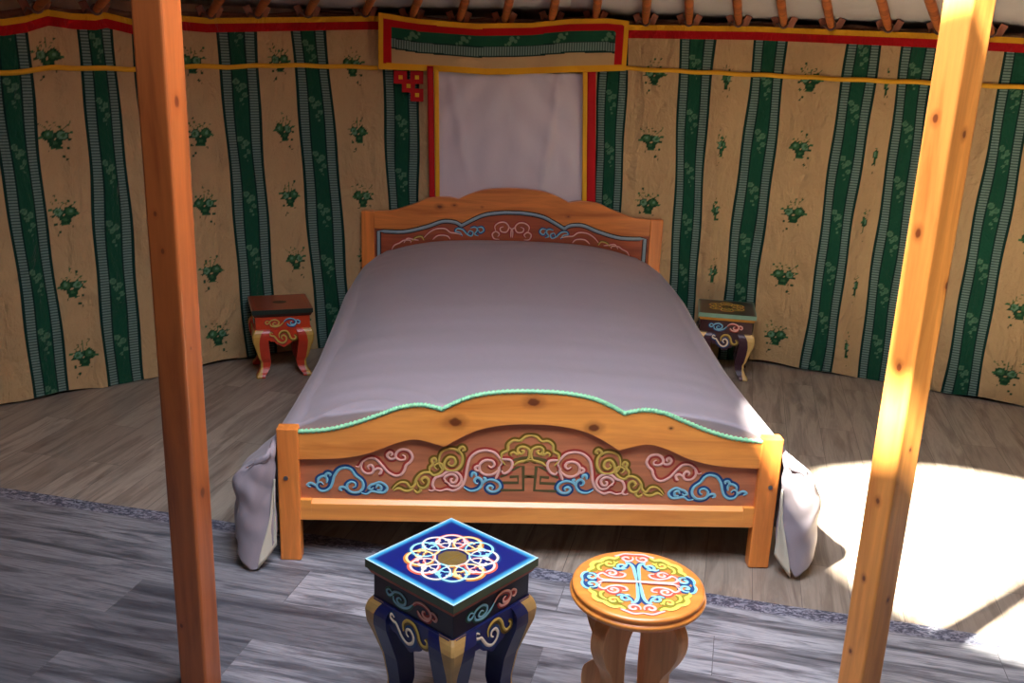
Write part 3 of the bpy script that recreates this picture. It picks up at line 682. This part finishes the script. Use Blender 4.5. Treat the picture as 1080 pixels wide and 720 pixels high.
# ------------------------------------------------------------------ Mongolian box stools
def box_stool(name, label, cat, loc, rz, S, H, P, group=None):
    t = thing(name, label, cat, loc, rz, group)
    hs = S/2; k = S/.285
    mb = MB(); mb.box(-hs, hs, -hs, hs, H-.021, H-.0005, 1)
    mb.add([(-hs,-hs,H),(hs,-hs,H),(hs,hs,H),(-hs,hs,H)], [(0,1,2,3)], 0)
    b1 = .93*hs
    mb.loft([[(-hs*.99,-hs*.99,H-.019),(hs*.99,-hs*.99,H-.019),(hs*.99,hs*.99,H-.019),(-hs*.99,hs*.99,H-.019)],
             [(-b1,-b1,H-.036),(b1,-b1,H-.036),(b1,b1,H-.036),(-b1,b1,H-.036)]], 2)
    top = mb.build('tabletop', [P['top'], P['edge'], P['bevel']], t)
    mb = MB(); tm = lambda u, v, h: (u, v, H+.0002+h)
    P['ornament'](mb, tm, S)
    sub(mb.build('top_ornament', SC_MATS + [P.get('medal', SC_MATS[6])]), top)
    a = hs*.90; zb = H-.098
    mb = MB(); mb.box(-a, a, -a, a, zb, H-.036); w = mb.build('waist', P['body'], t, bevel=.002)
    sk = MB(); WS = []; AS = []
    edge = smooth_line([(-1,-.085),(-.86,-.075),(-.72,-.05),(-.6,-.046),(-.48,-.058),(-.36,-.060),(-.28,-.070),(-.14,-.078),(0,-.088),(.14,-.078),(.28,-.070),(.36,-.060),(.48,-.058),(.6,-.046),(.72,-.05),(.86,-.075),(1,-.085)], 3)
    for q in range(4):
        R4 = Matrix.Rotation(q*PI/2, 3, 'Z')
        f = lambda u, v, h, R4=R4: tuple(R4 @ Vector((u, -a-h, v)))
        mb = MB(); orn2 = MB(); WS.append(mb); AS.append(orn2)
        s1 = [(-.062,.006),(-.074,.012),(-.082,.004),(-.076,-.004),(-.066,0),(-.056,.012),(-.036,.016),(-.020,.006),(-.022,-.008),(-.038,-.014),(-.048,-.006),(-.040,.003),(-.032,-.001)]
        s2 = [(-.060,0),(-.056,-.014),(-.034,-.020),(-.012,-.012),(.004,.004),(.016,.016),(.036,.020),(.056,.012),(.062,-.002),(.052,-.012),(.038,-.010),(.036,0),(.044,.004)]
        s3 = [(.058,.008),(.070,.010),(.080,.002),(.076,-.008),(.066,-.006)]; s4 = [(.02,-.004),(.03,-.016),(.05,-.018),(.062,-.006)]
        zc = (H-.036+zb)/2
        for cc, s in ((P['w1'], s1), (P['w1'], s2[:5]), (P['w2'], s2[4:]), (P['w2'], s3), (P['w2'], s4)):
            scroll(mb, cc, [(u*k, zc+v*.95) for u, v in s], f, w=.0062, h=.0006)
        ao = a + .006
        fs = lambda u, v, d, R4=R4: tuple(R4 @ Vector((u, -ao-d, v)))
        poly = [(-a*.96, zb)] + [(u*a*.96, zb+v) for u, v in edge] + [(a*.96, zb)]
        n = len(poly)
        sk.prism(poly[::-1], fs, -.022, .0)
        f2 = lambda u, v, h, R4=R4: tuple(R4 @ Vector((u, -ao-h, v)))
        g1 = [(-.052,.016),(-.062,.022),(-.066,.012),(-.056,.006),(-.046,.004),(-.036,-.008),(-.024,-.022),(-.006,-.030),(.010,-.022),(.014,-.006),(.004,.006),(-.008,.004),(-.010,-.006),(-.002,-.012)]
        g2 = [(-.020,-.004),(-.022,.012),(-.008,.026),(.014,.026),(.028,.012),(.034,-.004),(.044,-.014),(.058,-.012),(.060,-.002),(.052,.004)]
        for cc, s in ((P['s1'], g1), (P['s2'], g2)):
            scroll(orn2, cc, [(u*k*.95, zb-.036+v*1.05) for u, v in s], f2, w=.0080, h=.0006)
    for m_ in WS: sub(m_.build('waist_scrolls', SC_MATS), w)
    skb = sk.build('apron', P['apron'], t)
    for m_ in AS: sub(m_.build('apron_scrolls', SC_MATS), skb)
    prof = [(zb+.001,.132,.074,.042),(zb-.012,.141,.076,.040),(zb-.03,.1455,.076,.036),(zb-.06,.143,.072,.028),(zb-.10,.131,.064,.018),(zb-.15,.117,.055,.011),(zb*.32,.108,.048,.009),(zb*.2,.110,.044,.011),(zb*.1,.122,.042,.018),(.014,.133,.042,.026),(.0022,.132,.040,.024)]
    prof = [(z, h*k, w_*k, g*k) for z, h, w_, g in prof]
    for q in range(4):
        R4 = Matrix.Rotation(q*PI/2, 3, 'Z')
        zs = [p[0] for p in prof][::-1]; rings = []
        for i in range(31):
            z = prof[0][0] + (prof[-1][0]-prof[0][0])*i/30
            h, w_, g = (float(np.interp(z, zs, [p[n2] for p in prof][::-1])) for n2 in (1, 2, 3))
            c = .005
            ring = [(h-w_,-h+0),(h-g,-h),(h-c,-h),(h,-h+c),(h,-h+g),(h,-h+w_),(h-w_,-h+w_)]
            rings.append([tuple(R4 @ Vector((x, y, z))) for x, y in ring])
        mb = MB(); mb.loft(rings, 0, True, True, [0,1,1,1,0,0,0])
        o = mb.build('leg', [P['leg'], P['legcorner']], t)
        tag(o, P['leglab'])
    return t
def bordered_top(name, inner, mid, rim, S, w1=.012, w2=.03, rough=.3, H=None):
    """painted square top: pale rim line blending into the field colour"""
    m = NT(name, rough); v = m.coords(); sp = m.n.new('ShaderNodeSeparateXYZ'); m.link(v, sp.inputs[0])
    d = m.math('MAXIMUM', m.math('ABSOLUTE', sp.outputs[0]), m.math('ABSOLUTE', sp.outputs[1]))
    e = m.math('SUBTRACT', S/2, d)
    c = m.ramp(m.mrange(e, 0, .05, 0, 1, False), [(0, lin(rim)), (w1/.05, lin(mid)), (min(.98, w2/.05), lin(inner)), (1, lin(inner))])
    c = m.mix(m.math('MULTIPLY', m.noise(v, 30, 3), .18), c, lin(tuple(int(x*.6) for x in inner)))
    m.color(c); m.b.inputs['Coat Weight'].default_value = .4; m.b.inputs['Coat Roughness'].default_value = .2
    return m.mat
def ring_ornament(cols, mcol, Rr=.072, rl=.036, n=8, med=.036, lw=.0058):
    def f(mb, tm, S):
        k = S/.285
        mi = len(SC_MATS)
        mb.add([tm(med*k*math.cos(PI/8+PI/4*i), med*k*math.sin(PI/8+PI/4*i), .0004) for i in range(8)], [list(range(8))], mi)
        for s in (-1, 1):
            for pts in ([(-.022,s*.006),(-.022,s*.018),(-.008,s*.024),(-.008,s*.008),(-.014,s*.008)], [(.022,s*.006),(.022,s*.018),(.008,s*.024),(.008,s*.008),(.014,s*.008)], [(-.028,s*.001),(.028,s*.001)]):
                mb.strip([(x*k, y*k) for x, y in pts], .003*k, tm, .0008, .0003, 0, mcol, taper=False)
        for i in range(n):
            w = 2*PI*(i+.5)/n; cx, cy = Rr*math.cos(w)*k, Rr*math.sin(w)*k
            cc = cols[i % len(cols)]
            # lobe: open loop facing the middle
            p = [(cx+rl*k*math.cos(w+a)*(1.0), cy+rl*k*math.sin(w+a)) for a in [(-2.9+5.8*j/20) for j in range(21)]]
            scroll(mb, cc, p, tm, w=lw*k, h=.0006+.0004*(i % 2), k=2)
            c2 = cols[(i+1) % len(cols)]
            scroll(mb, c2, spiral(cx+.012*k*math.cos(w+1.2), cy+.012*k*math.sin(w+1.2), .014*k, w+2.5, .9, 12), tm, w=lw*.72*k, h=.0010, k=2)
            scroll(mb, cc, spiral(cx+.012*k*math.cos(w-1.2), cy+.012*k*math.sin(w-1.2), .014*k, w-2.5, .9, 12, d=-1), tm, w=lw*.72*k, h=.0010, k=2)
            p = [((med+.004)*k*math.cos(w+a)/math.cos(a), (med+.004)*k*math.sin(w+a)/math.cos(a)) for a in (-.39,-.2,0,.2,.39)]
            scroll(mb, c2, p, tm, w=lw*.8*k, h=.0016, k=2)
    return f
blue = dict(top=bordered_top('blue lacquer top', (8,28,112), (60,168,214), (196,232,240), .285, .007, .019), edge=paint('dark olive edge', (70,84,60), .4), bevel=paint('dark rust underside', (150,66,34), .5),
            body=paint('near-black navy', (14,17,42), .35, coat=.3), apron=paint('navy apron', (20,34,96), .35, coat=.3), leg=paint('navy leg', (18,30,84), .35, coat=.3),
            legcorner=paint('antique gold', (186,150,88), .4, .18), w1='cyan', w2='pink', s1='cream', s2='gold', leglab='navy leg with a gold corner', medal=paint('bronze medallion', (110,92,48), .45),
            ornament=ring_ornament(['white','rose','cream','sky'], 5, Rr=.074, rl=.032, n=12, med=.036, lw=.0062))
box_stool('box_stool', 'low square blue lacquered stool with gold leg corners in front of the bed', 'stool', (-.222,-.711,.0018), math.radians(47.4), .285, .42, blue)
red = dict(top=bordered_top('red-brown top', (150,62,38), (120,50,34), (196,150,120), .28, .004, .01), edge=paint('dark green edge', (36,48,40), .4), bevel=paint('dark edge below', (70,34,24), .5),
           body=paint('vermilion body', (206,66,30), .4, coat=.2), apron=paint('vermilion apron', (204,62,30), .4, coat=.2), leg=paint('vermilion leg', (200,58,30), .4, coat=.2),
           legcorner=paint('yellow gold knee', (206,160,74), .4), w1='goldy', w2='blue', s1='goldy', s2='gold', leglab='vermilion leg with a gold corner', medal=paint('dark green medallion', (52,44,36), .5),
           ornament=ring_ornament(['goldy','pink'], 5, Rr=.066, rl=.026, n=6, med=.024))
def small_medal(mb, tm, S):
    mi = len(SC_MATS)
    mb.add([tm(.034*math.cos(PI/6*i), .026*math.sin(PI/6*i), .0004) for i in range(12)], [list(range(12))], mi)
    mb.strip([(-.12,-.12),(.12,-.12),(.12,.12),(-.12,.12),(-.12,-.12)], .003, tm, .0004, .0002, 0, 3, taper=False)
red['ornament'] = small_medal
box_stool('nightstand', 'small vermilion nightstand with cabriole legs left of the bed', 'nightstand', (-1.123,1.845,0), math.radians(17), .28, .34, red, 'cabriole-legged nightstands beside the bed')
dark = dict(top=bordered_top('umber top', (62,34,26), (96,120,96), (150,186,164), .28, .006, .014), edge=paint('grey-green edge', (120,160,136), .4), bevel=paint('ochre bevel', (212,146,50), .45),
            body=paint('maroon body', (62,24,26), .4, coat=.2), apron=paint('aubergine apron', (58,26,38), .4, coat=.2), leg=paint('aubergine leg', (60,26,42), .4, coat=.2),
            legcorner=paint('pale gold corner', (222,186,110), .4), w1='blue', w2='pink', s1='cream', s2='gold', leglab='aubergine leg with a pale gold corner', medal=paint('bronze medallion dark', (46,30,24), .45),
            ornament=ring_ornament(['goldy','gold'], 5, Rr=.062, rl=.03, n=6, med=.03))
box_stool('nightstand', 'small dark maroon nightstand with a green-edged top right of the bed', 'nightstand', (1.081,1.972,0), math.radians(-12), .28, .34, dark, 'cabriole-legged nightstands beside the bed')

# ------------------------------------------------------------------ round stool
M_STOOL = pine('round stool top wood', 'X', (232,148,66), (214,122,48), .3, coat=.5, grain=.7); M_SLEG = pine('round stool leg wood', 'Z', (226,170,116), (200,136,84), .45, knots=[(-.11,-.055,.345,.012)], coat=.1)
rs = thing('round_stool', 'round orange wooden stool painted with a pink and blue cross of scrolls', 'stool', (.198,-.808,.0018), math.radians(-4))
H = .42; mb = MB()
mb.lathe([(.118,H-.034),(.140,H-.034),(.147,H-.031),(.1515,H-.026),(.153,H-.021),(.1515,H-.017),(.1475,H-.0155),(.1465,H-.014),(.1475,H-.010),(.149,H-.007),(.1475,H-.003),(.144,H-.0008),(.140,H)], 96)
top = mb.build('seat', M_STOOL, rs)
mb = MB(); tm = lambda u, v, h: (u*.131, v*.131, H+.0002+h)
Wd = .038
def rsc(c, pts, w=Wd, k=4, flip=1, h=.0005):
    scroll(mb, c, pts, tm, w=w, h=h, flip=flip, k=k)
W = .036
for su in (1, -1):
    for sv in (1, -1):
        fl = su*sv
        q = lambda L: [(su*x, sv*y) for x, y in L]
        rsc('yel', q([(.28,.86),(.36,.78),(.46,.80),(.56,.74),(.62,.66),(.72,.62),(.78,.52),(.77,.42),(.84,.34),(.84,.26)]), .085, flip=fl)
        rsc('yel', q(spiral(.46,.60,.11,2.4,1.2,14)), .05, 2, flip=fl)
        rsc('yel', q([(.56,.60),(.66,.50),(.66,.38),(.60,.34)]), .05, flip=fl)
        rsc('yel', q([(.30,.66),(.36,.62),(.38,.54)]), .045, flip=fl)
        rsc('sky', q(spiral(.24,.52,.11,-2.2,1.1,14)), .05, 2, flip=-fl)
        rsc('sky', q([(.14,.64),(.20,.50),(.32,.42),(.40,.46)]), .048, flip=fl)
        rsc('rose', q(spiral(.44,.27,.11,0.2,1.2,14)), .05, 2, flip=fl)
        rsc('rose', q([(.64,.06),(.68,.18),(.60,.26),(.52,.18),(.38,.13),(.24,.17),(.21,.27),(.30,.30)]), .048, flip=fl)
        rsc('sky', q(spiral(.80,.12,.115,1.2,1.15,14)), .052, 2, flip=fl)
        rsc('rose', q(spiral(.14,.80,.12,2.6,1.15,14)), .052, 2, flip=-fl)
        rsc('rose', q([(.0,.95),(.16,.97),(.28,.90),(.36,.86)]), .05, flip=fl)
        rsc('sky', q([(.95,.0),(.97,.12),(.92,.24),(.84,.28)]), .05, flip=-fl)
        rsc('sky', q([(.028,0),(.035,.30),(.05,.50),(.10,.62),(.18,.66)]), .06, flip=-fl)
        rsc('rose', q([(0,.016),(.40,.018),(.60,.03),(.70,.10)]), .05, flip=fl, h=.0022)
sub(mb.build('top_ornament', SC_MATS), top)
outer = smooth_line([(.100,H-.034),(.112,.372),(.128,.35),(.134,.325),(.131,.295),(.116,.26),(.098,.232),(.090,.205),(.094,.182),(.112,.165),(.128,.145),(.133,.11),(.126,.07),(.122,.03),(.126,.0005)], 4)
inner = smooth_line([(.074,.0005),(.066,.03),(.054,.09),(.050,.15),(.048,.20),(.050,.25),(.044,.285),(.034,.31),(.0185,.33),(.0185,H-.034)], 4)
for q in range(4):
    R4 = Matrix.Rotation(math.radians(-133+90*q), 3, 'Z')
    mb = MB(); mb.prism(outer + inner, lambda u, v, d, R4=R4: tuple(R4 @ Vector((u, d, v))), -.0185, .0185)
    mb.build('leg', M_SLEG, rs, bevel=.0015)

# ------------------------------------------------------------------ hangings on the wall
def painted_grid(name, P, col, rung, mat):
    a, b = P.shape[:2]; me = bpy.data.meshes.new(name)
    me.from_pydata(P.reshape(-1, 3).tolist(), [], [(i*b+j, i*b+j+1, (i+1)*b+j+1, (i+1)*b+j) for i in range(a-1) for j in range(b-1)])
    me.polygons.foreach_set('use_smooth', np.ones(len(me.polygons), dtype=bool))
    at = me.color_attributes.new('cloth', 'FLOAT_COLOR', 'POINT'); at.data.foreach_set('color', np.c_[col.reshape(-1,3), np.ones(a*b)].astype(np.float32).ravel())
    ar = me.attributes.new('rung', 'FLOAT', 'POINT'); ar.data.foreach_set('value', rung.ravel().astype(np.float32))
    me.materials.append(mat); o = bpy.data.objects.new(name, me); C.objects.link(o)
    md = o.modifiers.new('s', 'SOLIDIFY'); md.thickness = .003; md.offset = -1
    return o
M_VAL = cloth_print_material('printed valance cloth', 'X')
nt, nz = 400, 70
th = np.linspace(-15.45, 4.45, nt); vv = np.linspace(0, 1, nz); T, V = np.meshgrid(th, vv, indexing='ij')
tp = np.interp(T, [-15.4,-12.29,-7.89,-3.38,-.35,2.7,4.39], [1.685,1.661,1.650,1.664,1.688,1.697,1.69]) + .004
bt = np.interp(T, [-15.5,-10.05,-7,-4.77,-.15,4.49], [1.426,1.425,1.418,1.424,1.444,1.461])
Z = tp + (bt-tp)*V; D = tp - Z; a = np.radians(T)
R = RW(T) - (.055 + .008*np.sin(a*38+1) + .006*np.sin(a*90+4*V) + .010*V)
P = np.stack([CX+R*np.sin(a), CY+R*np.cos(a), Z], -1); u = (T+15.45)*PI/180*3.5; uR = (4.45-T)*PI/180*3.5
col = np.empty(P.shape); col[:] = COL['beige']; rung = np.zeros(T.shape)
g = (D > .05) & (D < .158); col[g] = COL['dkgreen']; g2 = (D > .055) & (D < .105); col[g2] = COL['green']
l = (D > .110) & (D < .150); col[l] = COL['lad']; rung[l] = 1
for k in range(5):
    for du, dz, r in ((0,.075,.013),(.018,.085,.009),(-.012,.095,.010),(.03,.068,.007),(-.03,.10,.006)):
        m_ = ((u-(.16+k*.24)-du)/r)**2 + ((D-dz)/r)**2 < 1; col[m_] = COL['pale']*.6+COL['green']*.4; rung[m_] = 0
col[D < .056] = COL['red']; col[(u > .02) & (u < .062) & (D > .02)] = COL['red']; col[(uR > .02) & (uR < .062) & (D > .02)] = COL['red']
col[(D < .024) | (u < .024) | (uR < .022) | ((bt-Z) > -.030)] = COL['yellow']
rung[(D < .056) | (u < .062) | (uR < .062)] = 0
val = painted_grid('valance', P, col, rung, M_VAL)
tag(val, 'green and beige printed valance with red and yellow borders above the white cloth', 'valance')

M_WHITE = fabric('white cotton', (214,206,212), .85, 600, .04, .1, .25, 6)
mb = MB(); rows = []
A0, A1 = Vector(wpt(-11.12, 0, .012)), Vector(wpt(1.22, 0, .012))
for i in range(101):
    s = i/100; row = []
    for j in range(61):
        z = 1.44 - .64*j/60; t = j/60
        b = A0.lerp(A1, s + (.02*t))
        x_ = s-.5
        dsp = .020 + .055*(1-(2*x_)**2)*.0
        sw = math.hypot(max(0, .5-abs(x_+.0))*1.1, t*.9)
        dsp += .013*math.sin(19*(t*.9+ (0.5-abs(x_))*1.25) + .6)*math.exp(-2.0*abs(t-.25)) * (0.4+abs(x_)*1.5)
        dsp += .007*math.sin(34*s+2.5*t) * t + .016*math.exp(-((s-.83+.12*t)/.03)**2) + .012*math.exp(-((s-.10-.16*t)/.035)**2)
        dsp = .010 + (min(dsp, .042)-.010)*(1-abs(2*x_)**8)*min(1, max(0, (z-.84)/.15))
        row.append((b.x, b.y-dsp, z))
    rows.append(row)
mb.grid(rows, 0, True)
wc = mb.build('white_cloth', M_WHITE, solid=.002)
tag(wc, 'plain white cotton cloth hanging behind the headboard between red and yellow strips', 'hanging cloth')
M_REDT = fabric('red tape', (186,22,28), .8, 900, .08, .1, .2); M_YELT = fabric('yellow tape', (236,178,42), .8, 900, .08, .1, .2)
def tape(name, mat, t0, t1, b0, b1, z0, z1, dd, par, lab=None):
    mb = MB(); rows = []
    for j in range(25):
        f = j/24; a0 = t0+(b0-t0)*f; a1 = t1+(b1-t1)*f; z = z0+(z1-z0)*f
        rows.append([wpt(a0+(a1-a0)*k/3, z, dd-.026*f**1.5+.002*math.sin(9*f)) for k in range(4)])
    mb.grid(rows, 0, True); o = mb.build(name, mat, par, solid=.002)
    if lab: tag(o, lab)
tape('border', M_REDT, -11.72,-11.22,-11.35,-10.88, 1.45,.79,.064, wc, 'red border tape')
tape('border', M_YELT, -11.20,-10.80,-10.86,-10.50, 1.45,.79,.066, wc, 'yellow border tape')
tape('border', M_YELT, .90,1.28,1.5,1.88, 1.46,.79,.066, wc, 'yellow border tape')
tape('border', M_REDT, 1.28,1.98,1.88,2.65, 1.46,.79,.064, wc, 'red border tape')

YL = [(-60,1.36),(-42.74,1.384),(-39.11,1.408),(-34.03,1.405),(-29.95,1.42),(-27.1,1.419),(-22.65,1.431),(-15.57,1.432),(4.49,1.471),(9.1,1.468),(15.14,1.465),(22.41,1.462),(29.27,1.465),(34.44,1.464),(60,1.45)]
def ribbon(t0, t1, lab):
    mb = MB(); rows = []; n = int((t1-t0)*3)
    for i in range(n+1):
        t = t0+(t1-t0)*i/n; zc = interp(t, YL) + .002*math.sin(t*1.7)
        d = float(folds(t, zc)) + .006
        rows.append([wpt(t, zc-.010, d), wpt(t, zc, d+.003), wpt(t, zc+.010, d)])
    mb.grid(rows, 0, True); tag(mb.build('ribbon', M_YELT, solid=.002), lab, 'ribbon', 'yellow ribbons across the wall cloth')
ribbon(-60, -15.35, 'narrow yellow ribbon stretched across the wall cloth left of the valance')
ribbon(4.40, 58, 'narrow yellow ribbon stretched across the wall cloth right of the valance')
mb = MB(); DT = []
for t_, z_ in ((-13.69,1.391),(-12.42,1.393),(-13.07,1.351),(-12.4,1.309)):
    m2 = MB(); DT.append(m2)
    for M_, hw, dd in ((mb, .031, .034), (m2, .0095, .038)):
        dt = math.degrees(hw/3.5); M_.add([wpt(t_-dt, z_-hw, dd), wpt(t_+dt, z_-hw, dd), wpt(t_+dt, z_+hw, dd), wpt(t_-dt, z_+hw, dd)], [(0,1,2,3)])
ap = mb.build('fabric_patch', M_REDT, solid=.002); tag(ap, 'stepped red applique squares with yellow dots below the left end of the valance', 'patch')
for m2 in DT: m2.build('dot', M_YELT, ap, solid=.002)

# ------------------------------------------------------------------ light: sky and sun through the open crown
w = bpy.data.worlds.new('sky'); bpy.context.scene.world = w; w.use_nodes = True
bg = w.node_tree.nodes['Background']; bg.inputs[0].default_value = (0.77, 0.84, 1.0, 1); bg.inputs[1].default_value = SKY
sd = bpy.data.lights.new('sun', 'SUN'); so = bpy.data.objects.new('sun', sd); C.objects.link(so)
sd.energy = SUN; sd.angle = math.radians(2.2); sd.color = (1.0, 0.93, 0.80)
so.rotation_euler = Vector((.62, .45, -1)).to_track_quat('-Z', 'Y').to_euler(); so.location = (-1.5, -2.5, 4.7)
pd = bpy.data.lights.new('crown_portal', 'AREA'); po = bpy.data.objects.new('crown_portal', pd); C.objects.link(po)
pd.shape = 'DISK'; pd.size = 2*CRR; pd.cycles.is_portal = True; po.location = (CRX, CRY, CRZ+.39)

sc = bpy.context.scene
sc.cycles.max_bounces = 10; sc.cycles.diffuse_bounces = 8; sc.cycles.glossy_bounces = 4; sc.cycles.sample_clamp_indirect = 10
sc.cycles.use_denoising = True
sc.view_settings.view_transform = 'Standard'; sc.view_settings.look = 'None'; sc.view_settings.gamma = 1; sc.view_settings.use_curve_mapping = False
sc.view_settings.exposure = EXPO
